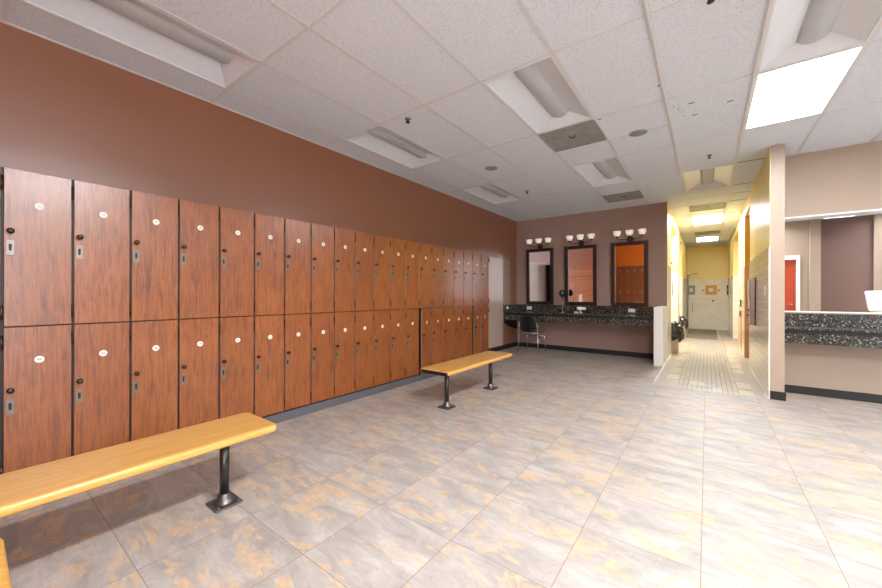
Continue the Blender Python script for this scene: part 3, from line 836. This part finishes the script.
b = B(); bbox(b, -.02, 0, -.06, .06, -.075, .075, .004, 1); obj('cover_plate', b, 'black', t)
b = B(); bbox(b, -.024, -.0205, -.02, .02, -.03, .03, .002, 1); obj('rocker', b, 'steel', t)
# recessed wood-coloured panel
t = thing('access_panel', 'tall tan wooden panel below the dark switch on the corridor wall', 'panel', (XR-.0085, 10.25, .1))
b = B(); bbox(b, -.012, 0, -.28, .28, 0, .84, .003, 1); obj('panel', b, 'stoolwood', t)
b = B(); bbox(b, -.03, -.0122, -.24, -.2, .68, .8, .003, 1); obj('pull', b, 'bronze', t)
# grab bar on the left wall
t = thing('grab_bar', 'short vertical chrome bar on the yellow left corridor wall', 'bar', (XL+.008, 8.62, 1.2))
b = B(); tube(b, [(.0,0,.02),(.04,0,.03),(.04,0,.34),(.0,0,.35)], .010); obj('bar', b, 'chrome', t)
b = B(); lathe(b, [(.025,.0005),(.025,.005),(.012,.008)], 16, Matrix.Translation((0,0,.02)) @ Matrix.Rotation(PI/2,4,'Y')); lathe(b, [(.025,.0005),(.025,.005),(.012,.008)], 16, Matrix.Translation((0,0,.35)) @ Matrix.Rotation(PI/2,4,'Y')); obj('flange', b, 'steel', t)
# shower head in the first stall
t = thing('wall_shower', 'bronze shower head high inside the first left opening', 'shower head', (XL-.1, 10.99, 2.05))
b = B(); tube(b, [(0,0,0),(0,-.08,.03),(0,-.16,.0)], .011); lathe(b, [(.03,0),(.03,.006),(.012,.01)], 16, Matrix.Rotation(PI/2,4,'X')); obj('arm', b, 'bronze', t)
b = B(); lathe(b, [(.012,.02),(.03,-.01),(.06,-.05),(.058,-.058),(.001,-.06)], 20, Matrix.Translation((0,-.16,-.0)) @ Matrix.Rotation(.6,4,'X')); obj('head', b, 'bronze', t)
t.location = (XL-.16, 10.985, 2.1)
# shower rail near the end wall
t = thing('shower_riser', 'thin chrome shower riser at the left of the yellow end wall', 'shower', (-.56, YE-.3, 0))
b = B(); tube(b, [(0,0,.0),(0,0,1.98)], .016); tube(b, [(0,0,1.92),(.1,-.02,2.0),(.24,-.05,2.02)], .011); obj('pipe', b, 'steel', t)
b = B(); lathe(b, [(.012,.02),(.045,-.01),(.045,-.02),(.001,-.022)], 18, Matrix.Translation((.25,-.05,2.02))); obj('head', b, 'chrome', t)
b = B(); tube(b, [(.13,.28,.98),(.13,.26,.9),(.13,.28,.62)], .010); obj('handle', b, 'chrome', t)
# plaques on end wall
def plaque(x0, x1, z0, z1, m, label, inner='white'):
    t = thing('wall_plaque', label, 'plaque', ((x0+x1)/2, YE-.0085, (z0+z1)/2)); w = (x1-x0)/2; h = (z1-z0)/2
    b = B(); bbox(b, -w, w, -.012, 0, -h, h, .003, 1); obj('tile_surround', b, m, t)
    b = B(); bbox(b, -w*.36, w*.36, -.03, -.0122, -h*.36, h*.36, .003, 1); obj('center_plate', b, inner, t)
    return t
plaque(-.052, .28, 1.26, 1.60, 'orangetile', 'orange square tile plaque with white center on the end wall')
plaque(-.585, -.355, 1.26, 1.60, 'gasket', 'grey square tile plaque at the left of the end wall')
t = plaque(.555, .625, 1.25, 1.60, 'black', 'narrow dark plaque at the right of the end wall', 'steel')
for x, z, lb in ((-.125,1.41,'small valve knob left of the orange plaque'), (.335,1.41,'small valve knob right of the orange plaque'), (.17,1.04,'dark valve lever below the orange plaque')):
    b = B(); lathe(b, [(.028,0),(.028,.008),(.015,.014),(.015,.05),(.022,.055),(.001,.06)], 16, Matrix.Rotation(PI/2,4,'X'))
    tag(obj('valve_knob', b, 'brass' if z > 1.2 else 'bronze', None, (x, YE-.0085, z)), lb, 'valve', 'valve knobs on the end wall')
# step / mats
b = B(); bbox(b, -.52, .25, 14.3, 15.9, .0005, .02, .006, 2); tag(obj('floor_mat', b, 'mat'), 'grey floor mat nearest the corridor end wall', 'mat', 'corridor floor mats')
b = B(); bbox(b, -.50, .24, 12.6, 14.1, .0005, .02, .006, 2); tag(obj('floor_mat', b, 'mat'), 'nearer grey floor mat in the corridor', 'mat', 'corridor floor mats')
# bins with bags
def bin_(x, y, label, seed, s=1):
    t = thing('trash_bin', label, 'trash bin', (x, y, 0), 0, 'bagged trash bins along the corridor'); rnd = random.Random(seed)
    b = B()
    v0 = [(-.11,-.12),(.06,-.12),(.06,.12),(-.11,.12)]; v1 = [(-.12,-.13),(.07,-.13),(.07,.13),(-.12,.13)]
    lo = [b.verts.new((p[0], p[1], .0)) for p in v0]; hi = [b.verts.new((p[0], p[1], .50)) for p in v1]
    b.faces.new(lo[::-1])
    for i in range(4): b.faces.new((lo[i], lo[(i+1)%4], hi[(i+1)%4], hi[i]))
    b.faces.new(hi); obj('bin', b, 'bin', t)
    b = B(); bmesh.ops.create_icosphere(b, subdivisions=5, radius=1)
    from mathutils import noise as nz
    for v in b.verts:
        p = v.co.copy(); n = nz.fractal(p*1.8+Vector((seed,0,0)), .8, 2.2, 4)*.16 + abs(nz.noise(p*5+Vector((0,seed,0))))*.12
        q = p*(1+n); sag = 1.0 + .12*max(0, -q.z)
        v.co = Vector((q.x*.155*s*sag, q.y*.16*s*sag, .45+q.z*.22*s))
    for f in b.faces: f.smooth = True
    obj('bag', b, 'bag', t)
bin_(-.555, 9.19, 'nearer trash bin with black bag by the left corridor wall', 3)
bin_(-.56, 12.15, 'farther trash bin with black bag by the left corridor wall', 8, .85)

# ---------------------------------------------------------------- world, camera
w = bpy.data.worlds.new('world'); bpy.context.scene.world = w; w.use_nodes = True
w.node_tree.nodes['Background'].inputs[0].default_value = (.84, .92, 1, 1)
w.node_tree.nodes['Background'].inputs[1].default_value = 9
cam = bpy.data.cameras.new('camera'); co = bpy.data.objects.new('camera', cam); C.objects.link(co)
cam.sensor_width = 36; cam.lens = 357.0/882*36; cam.shift_y = .8/882; cam.clip_start = .02
yaw = math.atan((707.1-441)/357.0)
co.matrix_world = Matrix.Translation((0, 0, 1.238)) @ Matrix.Rotation(yaw, 4, 'Z') @ Matrix.Rotation(PI/2, 4, 'X') @ Matrix.Rotation(.0017, 4, 'Z')
sc = bpy.context.scene; sc.camera = co
sc.view_settings.view_transform = 'Standard'; sc.view_settings.look = 'None'; sc.view_settings.gamma = 1
sc.view_settings.use_curve_mapping = False; sc.view_settings.exposure = -0.03
